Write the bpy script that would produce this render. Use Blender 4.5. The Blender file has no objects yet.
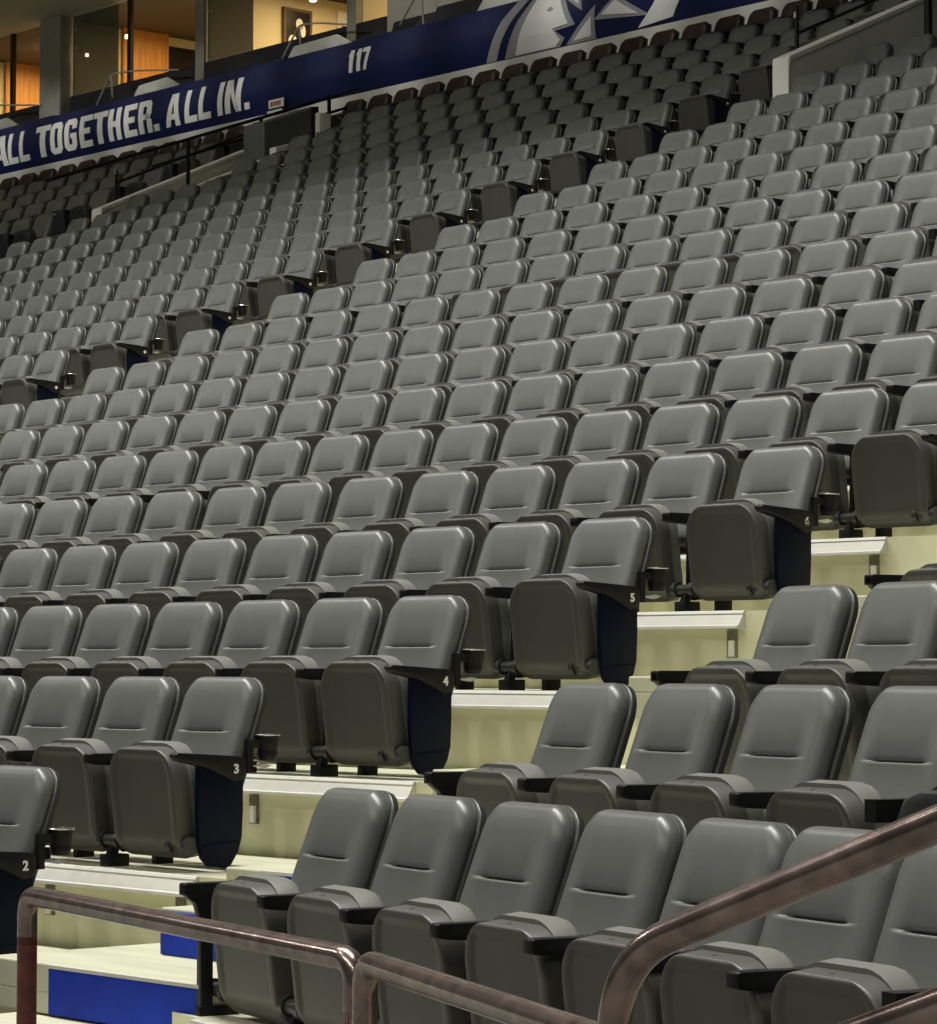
import bpy, bmesh, math, random
import numpy as np
from mathutils import Vector, Matrix
random.seed(7)
S = bpy.context.scene
COL = S.collection
ZO = 2.16                       # court-side walkway is z = 0
R = math.radians

# ------------------------------------------------------------------ materials
def mat(name, col, rough=.5, metal=0., spec=.5, noise=0., nscale=8., bump=0., bscale=200., emit=None, estr=0., coat=0., alpha=1., trans=0., stretch=None):
    m = bpy.data.materials.new(name); m.use_nodes = True
    nt = m.node_tree; b = nt.nodes['Principled BSDF']
    b.inputs['Base Color'].default_value = (*col, 1)
    b.inputs['Roughness'].default_value = rough
    b.inputs['Metallic'].default_value = metal
    b.inputs['Specular IOR Level'].default_value = spec
    b.inputs['Coat Weight'].default_value = coat
    b.inputs['Alpha'].default_value = alpha
    b.inputs['Transmission Weight'].default_value = trans
    tc = nt.nodes.new('ShaderNodeTexCoord'); src = tc.outputs['Object']
    if stretch:
        mp = nt.nodes.new('ShaderNodeMapping'); mp.inputs['Scale'].default_value = stretch
        nt.links.new(src, mp.inputs['Vector']); src = mp.outputs['Vector']
    if noise:
        n = nt.nodes.new('ShaderNodeTexNoise'); n.inputs['Scale'].default_value = nscale; n.inputs['Detail'].default_value = 5
        nt.links.new(src, n.inputs['Vector'])
        r = nt.nodes.new('ShaderNodeMapRange'); r.inputs['From Min'].default_value = .3; r.inputs['From Max'].default_value = .7
        r.inputs['To Min'].default_value = 1-noise; r.inputs['To Max'].default_value = 1+noise
        nt.links.new(n.outputs['Fac'], r.inputs['Value'])
        mx = nt.nodes.new('ShaderNodeVectorMath'); mx.operation = 'SCALE'; mx.inputs[0].default_value = col
        nt.links.new(r.outputs['Result'], mx.inputs['Scale']); nt.links.new(mx.outputs['Vector'], b.inputs['Base Color'])
    if bump:
        n = nt.nodes.new('ShaderNodeTexNoise'); n.inputs['Scale'].default_value = bscale
        nt.links.new(src, n.inputs['Vector'])
        bp = nt.nodes.new('ShaderNodeBump'); bp.inputs['Strength'].default_value = bump; bp.inputs['Distance'].default_value = .002
        nt.links.new(n.outputs['Fac'], bp.inputs['Height']); nt.links.new(bp.outputs['Normal'], b.inputs['Normal'])
    if emit:
        b.inputs['Emission Color'].default_value = (*emit, 1); b.inputs['Emission Strength'].default_value = estr
    return m

M = dict(
    vinyl=mat('grey_vinyl', (.112, .117, .111), .34, spec=.6, bump=.25, bscale=350, noise=.05, nscale=14),
    shell=mat('charcoal_plastic', (.076, .075, .066), .42, noise=.07, nscale=9, bump=.2, bscale=500),
    shell_back=mat('charcoal_back_plastic', (.035, .037, .035), .38),
    cushion=mat('grey_cushion_vinyl', (.18, .183, .168), .42),
    black=mat('black_metal', (.009, .009, .010), .45, spec=.2),
    navy=mat('navy_panel', (.002, .004, .018), .5, spec=.15),
    white=mat('white_number', (.85, .85, .82), .5),
    chrome=mat('bright_metal', (.6, .6, .58), .25, metal=.9),
    deck=mat('cream_deck', (.52, .51, .38), .55, noise=.10, nscale=3, stretch=(.6, 6, 1)),
    riser=mat('cream_riser', (.76, .735, .50), .6, noise=.07, nscale=4),
    nose=mat('aluminium_nosing', (.58, .57, .52), .42, noise=.06, nscale=6, stretch=(.3, 1, 12)),
    blue=mat('royal_blue_paint', (.008, .036, .40), .6, spec=.2, noise=.25, nscale=5),
    bracket=mat('bracket_steel', (.22, .2, .14), .45, metal=.3, noise=.3, nscale=60),
    rail=mat('worn_copper_rail', (.40, .30, .27), .22, metal=.85, coat=.5, noise=.4, nscale=22, stretch=(1, 1, 1)),
    railpost=mat('maroon_painted_post', (.22, .075, .065), .4, metal=.25, noise=.35, nscale=30),
    wallw=mat('off_white_wall', (.80, .81, .72), .6, noise=.05, nscale=3),
    walltop=mat('white_wall_cap', (.90, .90, .84), .55, noise=.04, nscale=5),
    lip=mat('pale_concrete', (.62, .62, .57), .7, noise=.1, nscale=3),
    fascia=mat('navy_fascia_wrap', (.006, .012, .075), .42, noise=.12, nscale=4),
    letter=mat('white_letter_vinyl', (.93, .94, .92), .5),
    logogrey=mat('grey_logo_vinyl', (.34, .35, .36), .5),
    maroon=mat('maroon_vinyl', (.036, .015, .014), .5),
    soffit=mat('grey_soffit', (.50, .48, .41), .8, noise=.08, nscale=1.5),
    column=mat('grey_column', (.36, .36, .32), .7, noise=.1, nscale=6),
    cream=mat('cream_plaster', (.80, .72, .50), .7),
    door=mat('orange_wood', (.72, .33, .08), .5, noise=.15, nscale=3, stretch=(6, 6, .6)),
    dark=mat('dark_cloth', (.02, .021, .024), .7),
    tint=mat('tinted_glass', (.10, .12, .09), .12, alpha=.72, noise=.25, nscale=1.2),  # greenish colour stands in for the reflection in the sliding panes
    screen=mat('black_screen', (.02, .015, .015), .3),
    lamp=mat('lamp_face', (1, .9, .7), .5, emit=(1, .86, .6), estr=14.),
    brown=mat('brown_ceiling', (.16, .12, .08), .8),
    slab=mat('dark_concrete', (.09, .09, .08), .9),
    grey=mat('grey_case_vinyl', (.11, .113, .113), .6),
    yellow=mat('yellow_print', (.75, .6, .05), .5), purple=mat('purple_print', (.12, .06, .2), .5),
    red=mat('red_print', (.45, .08, .06), .5),
)

# ------------------------------------------------------------------ helpers
def newobj(name, me, m=None, parent=None, loc=None, rz=None):
    if m is not None and not me.materials: me.materials.append(M[m] if isinstance(m, str) else m)
    o = bpy.data.objects.new(name, me); COL.objects.link(o)
    if parent: o.parent = parent
    if loc is not None: o.location = loc
    if rz is not None: o.rotation_euler.z = rz
    return o
def tag(o, label=None, cat=None, group=None, kind=None):
    if label: o['label'] = label
    if cat: o['category'] = cat
    if group: o['group'] = group
    if kind: o['kind'] = kind
    return o
def empty(name, loc, rz=0):
    o = bpy.data.objects.new(name, None); o.empty_display_size = .1; COL.objects.link(o); o.location = loc; o.rotation_euler.z = rz
    return o
class MB:
    def __init__(s): s.v = []; s.f = []
    def add(s, vs, fs):
        n = len(s.v); s.v += [tuple(v) for v in vs]; s.f += [tuple(i+n for i in f) for f in fs]; return s
    def box(s, x0, x1, y0, y1, z0, z1, mx=None):
        vs = [(x, y, z) for x in (x0, x1) for y in (y0, y1) for z in (z0, z1)]
        if mx is not None: vs = [tuple(mx @ Vector(v)) for v in vs]
        return s.add(vs, [(0, 1, 3, 2), (4, 6, 7, 5), (0, 4, 5, 1), (2, 3, 7, 6), (0, 2, 6, 4), (1, 5, 7, 3)])
    def prism(s, pts, a, b, axis=0):     # polygon in the other two axes extruded along axis from a to b
        n = len(pts)
        def P(c, p): l = list(p); l.insert(axis, c); return tuple(l)
        vs = [P(a, p) for p in pts] + [P(b, p) for p in pts]
        fs = [tuple(range(n))[::-1], tuple(range(n, 2*n))] + [(i, (i+1) % n, n+(i+1) % n, n+i) for i in range(n)]
        return s.add(vs, fs)
    def tube(s, path, r, seg=12, caps=True):
        path = [Vector(p) for p in path]; rings = []
        up = None
        for i, p in enumerate(path):
            d = (path[min(i+1, len(path)-1)] - path[max(i-1, 0)]).normalized()
            if up is None:
                up = Vector((0, 0, 1)) if abs(d.z) < .9 else Vector((1, 0, 0))
            a = d.cross(up).normalized(); b = a.cross(d).normalized(); up = b
            rings.append([p + r*(a*math.cos(t*2*math.pi/seg) + b*math.sin(t*2*math.pi/seg)) for t in range(seg)])
        vs = [v for rg in rings for v in rg]; fs = []
        for i in range(len(rings)-1):
            for t in range(seg):
                fs.append((i*seg+t, i*seg+(t+1) % seg, (i+1)*seg+(t+1) % seg, (i+1)*seg+t))
        if caps: fs += [tuple(range(seg))[::-1], tuple(range((len(rings)-1)*seg, len(rings)*seg))]
        return s.add(vs, fs)
    def mesh(s, name, smooth=False, bevel=0., seg=2, angle=40):
        me = bpy.data.meshes.new(name); me.from_pydata(s.v, [], s.f)
        bm = bmesh.new(); bm.from_mesh(me); bmesh.ops.recalc_face_normals(bm, faces=bm.faces)
        if bevel:
            es = [e for e in bm.edges if len(e.link_faces) == 2 and e.calc_face_angle(0) > R(30)]
            bmesh.ops.bevel(bm, geom=es, offset=bevel, segments=seg, affect='EDGES', profile=.5, clamp_overlap=True)
        bm.to_mesh(me); bm.free()
        if smooth:
            for p in me.polygons: p.use_smooth = True
            me.set_sharp_from_angle(angle=R(angle))
        return me
    def build(s, name, m, parent=None, **k): return newobj(name, s.mesh(name, **k), m, parent)
def bend(pts, r=.12, n=6):               # fillet a polyline
    pts = [Vector(p) for p in pts]; out = [pts[0]]
    for i in range(1, len(pts)-1):
        a, b, c = pts[i-1], pts[i], pts[i+1]
        d1 = (a-b).normalized(); d2 = (c-b).normalized(); q = min(r, (a-b).length*.45, (c-b).length*.45)
        p, s2 = b+d1*q, b+d2*q
        for k in range(n+1):
            t = k/n; out.append(p*(1-t)**2 + b*2*t*(1-t) + s2*t*t)
    out.append(pts[-1]); return out

# ------------------------------------------------------------------ seat meshes (origin at the lumbar crease)
TH = R(20); UP = Vector((0, math.sin(TH), math.cos(TH))); NF = Vector((0, -math.cos(TH), math.sin(TH)))
def hw(t, t0, t1, W, rt, rb, taper=0.):    # half width of a rounded outline at height t
    h = W/2 * (1 - taper*(t1-t)/(t1-t0))
    if t > t1-rt: d = (t-(t1-rt))/rt; h -= rt*(1-math.sqrt(max(0, 1-d*d)))
    if t < t0+rb: d = ((t0+rb)-t)/rb; h -= rb*(1-math.sqrt(max(0, 1-d*d)))
    return max(h, .001)
def spaced(n, edge=2.2):
    return [math.copysign(1-(1-abs(s))**edge, s) for s in [(-1+2*i/n) for i in range(n+1)]]
def sheet(t0, t1, W, rt, rb, nx, nt, depth, back, place, taper=0., extra=None, xs=None):
    """closed cushion: front surface offset depth(x,t,edge), flat back at -back"""
    mb = MB(); sx = [math.sin(s*math.pi/2) for s in [-1+2*i/nx for i in range(nx+1)]]
    tt = [t0+(t1-t0)*(.5+.5*math.sin(math.pi*(i/nt-.5))) for i in range(nt+1)]
    if extra: tt = sorted([t for t in tt if all(abs(t-q) > .003 for q in extra)] + list(extra)); nt = len(tt)-1
    if xs: sx = sorted(set(sx) | set(xs) | set(-q for q in xs)); nx = len(sx)-1
    F = []; B = []
    for j, t in enumerate(tt):
        h = hw(min(max(t, t0+1e-4), t1-1e-4), t0, t1, W, rt, rb, taper)
        for s in sx:
            x = s*h
            e = min(h-abs(x), t1-t, t-t0); e = max(e, 0)
            F.append(place(x, t, depth(x, t, e))); B.append(place(x*.985, t, -back))
    n = len(F); w = nx+1; vs = F+B; fs = []
    for j in range(nt):
        for i in range(nx):
            a = j*w+i; fs.append((a, a+1, a+w+1, a+w)); fs.append((n+a, n+a+w, n+a+w+1, n+a+1))
    for i in range(nx):
        fs.append((i, n+i, n+i+1, i+1)); a = nt*w+i; fs.append((a, a+1, n+a+1, n+a))
    for j in range(nt):
        a = j*w; fs.append((a, a+w, n+a+w, n+a)); a = j*w+nx; fs.append((a, n+a, n+a+w, a+w))
    return mb.add(vs, fs)
def edgeprof(e, r, d):                    # 0 at rim falling steeply to -d
    if e >= r: return 0.
    q = 1-e/r; return -d*(1-math.sqrt(max(0, 1-q*q*.98)))
def pback(x, t, d): return tuple(Vector((x, 0, 0)) + UP*t + NF*d)
def sm(q): q = min(1, max(0, q)); return q*q*(3-2*q)
def back_depth(x, t, e):
    d = edgeprof(e, .040, .046) - .004*(1-sm(e/.085))
    fx = 1-sm((abs(x)-.090)/.022)                                         # the crease spans the middle of the pad
    wide = 1-sm((abs(x)-.09)/.06)
    if t >= 0:
        d -= .0125*math.exp(-t/.045)*wide
        d -= .016*fx*math.exp(-(t/.0045)**2)
    else:
        d += .0065*math.exp(t/.05)*wide*sm(-t/.008) - .0075*wide*(1-sm(-t/.008))
        d -= .016*fx*math.exp(-(t/.0030)**2)
    return d
# folded pan frame: the shell's outer face looks to the front
PT = R(7)
PU = Vector((0, -math.sin(PT), math.cos(PT))); PN = Vector((0, -math.cos(PT), -math.sin(PT)))
PO = Vector((0, -.268, -.25))
def ppan(x, t, d): return tuple(PO + Vector((x, 0, 0)) + PU*t + PN*d)
def pan_depth(x, t, e):
    d = edgeprof(e, .009, .009)
    if e > .030: d -= .006*sm((e-.030)/.004)                            # moulded border line
    return d
def pan_curve(x, t, d):                   # lower end of the shell curls under, towards the pivot
    q = max(0, (-.13-t)/.08)
    return tuple(Vector(ppan(x, t, d - .045*q*q)))
def make_pad(nx, nt, fine=True): return sheet(-.215, .222, .422, .105, .05, nx, nt, back_depth, .055, pback, taper=-.03, extra=[-.03, -.02, -.013, -.009, -.006, -.004, -.002, 0, .002, .004, .007, .011, .017, .025] if fine else None, xs=[.30, .33, .36, .40, .44, .49] if fine else None)
def make_shell(nx, nt):
    return sheet(-.235, .228, .452, .112, .05, nx, nt, lambda x, t, e: -.056+edgeprof(e, .009, .008), .080, pback, taper=-.03)
def make_pan(nx, nt): return sheet(-.212, .190, .404, .115, .05, nx, nt, pan_depth, .070, pan_curve, taper=.0)
def make_cush(nx, nt):                    # cushion behind the shell: its rounded nose shows on top
    def dep(x, t, e): return edgeprof(e, .045, .040)
    return sheet(-.19, .195, .400, .125, .05, nx, nt, dep, .082, lambda x, t, d: tuple(PO + Vector((x, 0, 0)) + PU*(t+.007) + (-PN)*(.142+d)), taper=.0)
me_pad = make_pad(26, 30).mesh('backrest', smooth=True, angle=60)
me_shell = make_shell(18, 16).mesh('back_shell', smooth=True, angle=50)
me_pan = make_pan(34, 36).mesh('seat_pan', smooth=True, angle=40)
me_cush = make_cush(16, 18).mesh('seat_cushion', smooth=True, angle=60)
# little stud on the pan's top edge
HP = .265                                  # half pitch
def standard(end=False):
    mb = MB()
    # support upright: profile in (y,z)
    mb.prism([(-.20, -.10), (-.05, -.085), (.045, -.09), (.05, -.36), (.0, -.43), (-.17, -.45), (-.205, -.41)], -.011, .011, 0)
    mb.box(-.032, .032, -.25, -.16, -.515, -.455)          # mounting block on the nosing
    mb.prism([(-.20, -.46), (-.24, -.46), (-.215, -.40), (-.17, -.40)], -.014, .014, 0)
    mb.box(-.016, .016, -.03, .05, -.52, -.36)
    return mb
me_std = standard().mesh('support_leg', bevel=.004, smooth=True)
def hub():
    mb = MB()
    for x0, x1, r in ((-.062, -.038, .032), (-.038, .038, .022), (.038, .062, .032)):
        mb.tube([(x0, -.215, -.405), (x1, -.215, -.405)], r, 16)
    mb.tube([(-.066, -.215, -.405), (-.06, -.215, -.405)], .020, 16)
    return mb
me_hub = hub().mesh('pivot_hub', smooth=True, angle=40)
def arm():
    mb = MB()
    mb.prism([(-.325, -.086), (-.33, -.09), (-.33, -.122), (-.30, -.127), (-.16, -.135), (-.02, -.150), (.0, -.135), (.0, -.09), (-.02, -.086)], -.024, .024, 0)
    return mb
me_arm = arm().mesh('armrest', bevel=.003, smooth=True)
def arm_end():
    mb = MB()
    mb.prism([(-.300, -.072), (-.312, -.080), (-.300, -.100), (-.17, -.128), (-.09, -.162), (-.05, -.182), (-.012, -.172), (.004, -.14), (.0, -.10), (-.03, -.088), (-.15, -.080)], -.022, .026, 0)
    return mb
me_arm_end = arm_end().mesh('armrest', bevel=.007, smooth=True)
def panel():
    mb = MB()
    pts = [(-.20, -.105), (.0, -.15), (.0, -.28), (-.005, -.38), (-.02, -.43), (-.05, -.475), (-.07, -.49), (-.15, -.48), (-.18, -.45), (-.195, -.40), (-.20, -.30)]
    mb.prism(pts, -.010, .016, 0)
    mb.prism([(-.185, -.40), (-.015, -.39), (-.02, -.41), (-.185, -.42)], .010, .021, 0)
    return mb
me_panel = panel().mesh('end_panel', bevel=.006, smooth=True)
def outer_post():                         # open upright on the stair side of the right-hand block
    mb = MB()
    mb.prism([(-.33, -.09), (-.33, -.12), (-.29, -.15), (-.275, -.20), (-.275, -.47), (-.235, -.475), (-.235, -.20), (-.17, -.14), (.0, -.13), (.0, -.09)], -.018, .018, 0)
    mb.box(-.02, .02, -.28, -.15, -.485, -.45)
    return mb
me_post = outer_post().mesh('end_post', bevel=.004, smooth=True)
def cup():
    mb = MB(); seg = 20
    c = Vector((0, .115, -.02)); prof = [(.030, -.085), (.034, -.08), (.042, 0), (.048, .002), (.048, .005), (.040, .005), (.036, -.07), (0.001, -.072)]
    vs = []; fs = []
    for r, z in prof:
        for k in range(seg): a = k*2*math.pi/seg; vs.append(c + Vector((r*math.cos(a), r*math.sin(a), z)))
    for j in range(len(prof)-1):
        for k in range(seg): fs.append((j*seg+k, j*seg+(k+1) % seg, (j+1)*seg+(k+1) % seg, (j+1)*seg+k))
    fs.append(tuple(range(seg))[::-1])
    mb.add(vs, fs); mb.box(-.012, .012, .02, .08, -.06, -.03); mb.box(-.010, .010, .02, .045, -.15, -.03)
    return mb
me_cup = cup().mesh('cup_holder', smooth=True, angle=40)
def cuprim():
    mb = MB(); mb.tube([Vector((.046*math.cos(a), .115+.047*math.sin(a), -.0145)) for a in [k*2*math.pi/20 for k in range(21)]], .0035, 6, False)
    return mb
me_rim = cuprim().mesh('rim', smooth=True)
me_clip = MB().prism([(.04, -.125), (.10, -.135), (.13, -.125), (.10, -.118)], -.012, .012, 0).mesh('bracket_clip')
def stud():
    mb = MB(); p = PO + PU*.186 - PN*.03
    mb.tube([p, p+Vector((0, 0, .006))], .007, 10); return mb
me_stud = stud().mesh('stud', smooth=True)
for me, k in ((me_pad, 'vinyl'), (me_shell, 'shell_back'), (me_pan, 'shell'), (me_cush, 'cushion'), (me_std, 'black'), (me_hub, 'shell_back'), (me_arm, 'black'),
              (me_arm_end, 'black'), (me_panel, 'navy'), (me_post, 'black'), (me_cup, 'black'), (me_rim, 'chrome'), (me_clip, 'chrome'), (me_stud, 'chrome')):
    me.materials.append(M[k])
def text_mesh(txt, size, name):
    cu = bpy.data.curves.new('t', 'FONT'); cu.body = txt; cu.size = size; cu.extrude = .0015; cu.offset = .0015; cu.align_x = 'CENTER'; cu.align_y = 'CENTER'
    o = bpy.data.objects.new('t', cu); COL.objects.link(o)
    dg = bpy.context.evaluated_depsgraph_get(); me = bpy.data.meshes.new_from_object(o.evaluated_get(dg)); me.name = name
    bpy.data.objects.remove(o); me.materials.clear(); me.materials.append(M['white']); return me

# ------------------------------------------------------------------ geometry of the stand
T = .8718
ZC = {1: -1.573, 2: -1.26, 3: -.958, 4: -.646, 5: -.321, 6: .002, 7: .326, 8: .663, 9: .995, 10: 1.322, 11: 1.672, 12: 2.023, 13: 2.376, 14: 2.738, 15: 3.1,
      16: 3.462, 17: 3.839, 18: 4.218, 19: 4.596, 20: 4.98, 21: 5.386, 22: 5.79, 23: 6.2, 24: 6.617, 25: 7.0}
GA = -.2198; AX, AY = 1.05, .0388
def yr(r): return (r-6)*T
def Ap(d, y): return (AX + d*math.cos(GA) - y*math.sin(GA), AY + d*math.sin(GA) + y*math.cos(GA))
NOSE = -.30

# seat rows: positions along the row, measured from the photograph's spacing
LB = -10.24                                # left-hand end seat of the middle block
B = {2: [-.506, -1.035],
     3: [-.495, -1.017, -1.545, -2.075],
     4: [-.357, -.873, -1.401, -1.923, -2.452, -2.975, -3.50],
     5: [-.249, -.783, -1.318, -1.857, -2.386, -2.922, -3.456, -3.982, -4.5, -5.03],
     6: [-.123, -.682, -1.211, -1.754, -2.283, -2.835, -3.383, -3.92, -4.47, -5.007, -5.53, -6.06, -6.59],
     7: [.012, -.520, -1.048, -1.562, -2.083, -2.602, -3.12, -3.627, -4.154, -4.665, -5.18, -5.70, -6.22, -6.74, -7.26, -7.78]}
anchor = {8: (-.925, 18), 9: (-1.871, 16), 10: (-2.809, 14), 11: (-3.242, 13), 12: (-4.124, 12), 13: (-4.506, 11), 14: (-5.511, 9), 15: (-6.026, 8),
          16: (-6.683, 7), 17: (-7.644, 5), 18: (-8.179, 4), 19: (-9.194, 2), 20: (-9.712, 1)}
lidx = {}
for r, (a, n) in anchor.items():
    w = (a-LB)/n if r != 20 else .53
    xe = -.12 + .11*(r-6)
    B[r] = [LB+w*i for i in range(0, 26) if LB+w*i < xe+.05][::-1]
for r in range(2, 8):                      # the rows run on to the next stairs, beyond the frame
    while B[r][-1]-.53 > LB-.1: B[r].append(B[r][-1]-.53)
A = {2: [1.242, 1.767, 2.294, 2.807, 3.283, 3.715, 4.15, 4.66],
     3: [1.145, 1.713, 2.276, 2.847, 3.41, 3.95], 4: [1.095, 1.624, 2.16, 2.69], 5: [1.09, 1.62, 2.15], 6: [1.08, 1.61], 7: [1.08, 1.61], 8: [1.08, 1.61]}
for r in A:
    while A[r][-1] < 6.6: A[r].append(A[r][-1]+.53)
CR, CL = -12.31, -22.38
C_ = {}; D_ = {}
for r in range(10, 25):
    C_[r] = [CR-.53*i for i in range(20)]
    if r in (21, 22, 23): C_[r] = C_[r][:18]
    D_[r] = [CL-2.10-.53*i for i in range(20)]
seats = []    # (block, row, index, x, y, z, rz)
for r, l in B.items():
    for i, x in enumerate(l): seats.append(('B', r, i, x-(.018 if r > 2 else .03), yr(r), ZC[r]-(.008 if r == 2 else 0), 0, len(l)))
for r, l in A.items():
    for i, d in enumerate(l):
        x, y = Ap(d-.012, yr(r)); seats.append(('A', r, i, x, y, ZC[r]+{2: -.021, 3: -.012, 4: -.006}.get(r, 0), GA, len(l)))
for r, l in C_.items():
    for i, x in enumerate(l): seats.append(('C', r, i, x, yr(r), ZC[r], 0, len(l)))
for r, l in D_.items():
    for i, x in enumerate(l): seats.append(('D', r, i, x, yr(r), ZC[r], 0, len(l)))

# ------------------------------------------------------------------ camera
cam = bpy.data.cameras.new('camera'); camo = bpy.data.objects.new('camera', cam); COL.objects.link(camo)
cam.sensor_fit = 'HORIZONTAL'; cam.sensor_width = 36; cam.lens = 36*3000/937; cam.clip_start = .1; cam.clip_end = 300
camo.location = (8.4214, -9.1378, -.7273+ZO); camo.rotation_euler = (1.62251, -.00086, .85222)
S.camera = camo
CR_ = camo.rotation_euler.to_matrix(); CP = Vector(camo.location)
def pj(x, y, z):
    q = CR_.transposed() @ (Vector((x, y, z+ZO))-CP); return 468.5+3000*q.x/-q.z, 512-3000*q.y/-q.z, -q.z
cand = []; rest = []
for s in seats:
    u, v, d = pj(s[3], s[4], s[5]+.03)
    m = 110*9/d
    if not (-1300*9/d < u < 937+1500*9/d and -600*9/d < v < 1024+900*9/d): continue
    # how much of it lies inside the frame decides
    vis = -55*9/d < u < 937+75*9/d and -35*9/d < v < 1024+70*9/d
    (cand if vis else rest).append((d, s))
cand.sort(key=lambda t: t[0])
near = cand[:298]; rest += cand[298:]
print('seats near', len(near), 'rest', len(rest))

# ------------------------------------------------------------------ individual seats
ORD = ['', 'first', 'second', 'third', 'fourth', 'fifth', 'sixth', 'seventh', 'eighth', 'ninth', 'tenth', 'eleventh', 'twelfth', 'thirteenth', 'fourteenth', 'fifteenth',
       'sixteenth', 'seventeenth', 'eighteenth', 'nineteenth', 'twentieth', 'twenty-first', 'twenty-second']
NUM = {1: 'one', 2: 'two', 3: 'three', 4: 'four', 5: 'five', 6: 'six', 7: 'seven', 8: 'eight', 9: 'nine', 10: 'ten', 11: 'eleven', 12: 'twelve', 13: 'thirteen', 14: 'fourteen'}
def seat_label(s):
    b, r, i, *_ = s; n = s[7]
    if b == 'A':
        row = {2: 'front', 3: 'second', 4: 'third', 5: 'fourth', 6: 'fifth', 7: 'sixth', 8: 'seventh'}[r]
        return f'grey folding seat, {ORD[i+1]} from the blue-fronted steps, {row} row of lower right block', 'seats in the lower right block'
    if b == 'B':
        if r <= 6:
            rowname = {2: 'bottom row at lower left', 3: 'row whose end armrest reads 3', 4: 'row whose end armrest reads 4', 5: 'row whose end armrest reads 5', 6: 'row whose end armrest reads 6'}[r]
            return f'grey padded folding seat, {ORD[i+1]} from the cream steps, {rowname}', 'seats in the large middle block'
        if r <= 8:
            return f'grey padded folding seat, {ORD[i+1]} from cream steps, {ORD[r-6]} row above armrest number 6', 'seats in the large middle block'
        k = n-i
        return f'grey folding seat, {ORD[k]} right of the dark upper stairs, {ORD[r-6]} row above armrest number 6', 'seats in the large middle block'
    if b == 'C':
        return f'grey folding seat, {ORD[i+1]} left of the dark upper stairs, {ORD[r-6]} row above armrest number 6', 'seats in the upper left block'
    return f'dark grey folding seat, {ORD[i+1]} left of far left stairs, {ORD[24-r+1]} row below blue band', 'seats in the far left block'
num_me = {k: text_mesh(str(k), .046, 'seat_number') for k in (2, 3, 4, 5, 6, 7)}
def link(name, me, par, loc=(0, 0, 0), rot=None):
    o = bpy.data.objects.new(name, me); COL.objects.link(o); o.parent = par; o.location = loc
    if rot: o.rotation_euler = rot
    return o
def build_seat(s, parts_small=False):
    b, r, i, x, y, z, rz, n = s
    e = empty('stadium_seat', (x, y, z+ZO), rz)
    lab, grp = seat_label(s); tag(e, lab, 'seat', grp)
    link('backrest', me_pad, e); link('back_shell', me_shell, e)
    p = link('seat_pan', me_pan, e, (0, 0, -.012 if b == 'A' else 0)); link('seat_cushion', me_cush, p)
    if r <= 7: link('stud', me_stud, p)
    left_end = (b == 'A' and i == 0) or (b == 'B' and r >= 9 and i == n-1)
    right_end = (b in 'BCD' and i == 0)
    # neighbours share one armrest: each seat owns the one on its left
    pitch = HP
    off = -.028 if b == 'A' and i == 0 else 0
    a = link('armrest', me_arm, e, (-pitch+off, 0, 0))
    if b == 'A' and i == 0: link('end_post', me_post, e, (-pitch+off, 0, 0))
    else: link('support_leg', me_std, e, (-pitch, 0, 0))
    link('pivot_hub', me_hub, e, (-pitch+.0, 0, 0))
    if right_end:
        a = link('armrest', me_arm_end, e, (pitch-.028, 0, 0)); tag(a, 'wide black end armrest')
        link('end_panel', me_panel, e, (pitch-.033, 0, 0))
        c = link('cup_holder', me_cup, e, (pitch-.03, 0, 0)); link('rim', me_rim, c); link('bracket_clip', me_clip, c)
        if b == 'B' and r in num_me: link('seat_number', num_me[r], a, (.0275, -.045, -.135), (R(90), 0, R(90)))
        else: link('seat_number', me_dot, a, (.026, -.045, -.135))
        h = link('pivot_hub', me_hub, e, (pitch-.095, 0, 0))
    return e
mbd = MB(); mbd.tube([(0, 0, 0), (.003, 0, 0)], .013, 12); me_dot = mbd.mesh('number_disc', smooth=True); me_dot.materials.append(M['white'])
for d, s in near: build_seat(s)

# ------------------------------------------------------------------ the remaining, smaller seats: one mass
def lod():
    parts = [(make_pad(8, 10, False), 0), (make_shell(6, 5), 1), (make_pan(6, 7), 1), (make_cush(6, 5), 1)]
    st = MB(); st.prism([(-.20, -.10), (.045, -.09), (.05, -.36), (-.17, -.45), (-.205, -.41)], -HP-.011, -HP+.011, 0)
    st.box(-HP-.024, -HP+.024, -.30, .05, -.14, -.083); parts.append((st, 2))
    V = []; Fq = []; MI = []
    for mb, mi in parts:
        n = len(V); V += mb.v
        for f in mb.f: Fq.append([i+n for i in f]); MI.append(mi)
    return np.array(V, float), Fq, MI
LV, LF, LM = lod()
def mass(name, lst, mats, label, cat):
    V = []; F = []; I = []; off = 0
    for s in lst:
        c, sn = math.cos(s[6]), math.sin(s[6]); v = LV.copy()
        v = np.stack([v[:, 0]*c-v[:, 1]*sn+s[3], v[:, 0]*sn+v[:, 1]*c+s[4], v[:, 2]+s[5]+ZO], 1); V.append(v)
        F += [[i+off for i in f] for f in LF]; I += LM; off += len(v)
    me = bpy.data.meshes.new(name); me.from_pydata(np.concatenate(V).tolist(), [], F)
    for m in mats: me.materials.append(M[m])
    me.polygons.foreach_set('material_index', I); me.polygons.foreach_set('use_smooth', [True]*len(F)); me.set_sharp_from_angle(angle=R(50))
    bm = bmesh.new(); bm.from_mesh(me); bmesh.ops.recalc_face_normals(bm, faces=bm.faces); bm.to_mesh(me); bm.free()
    o = newobj(name, me); tag(o, label, cat, kind='stuff'); return o
grey_l = [s for d, s in rest if s[1] < 24]; mar_l = [s for d, s in rest if s[1] == 24]
mass('stadium_seating', grey_l, ['vinyl', 'shell_back', 'black'], 'mass of small grey folding seats filling the far upper rows below the blue band', 'seating')
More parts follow.
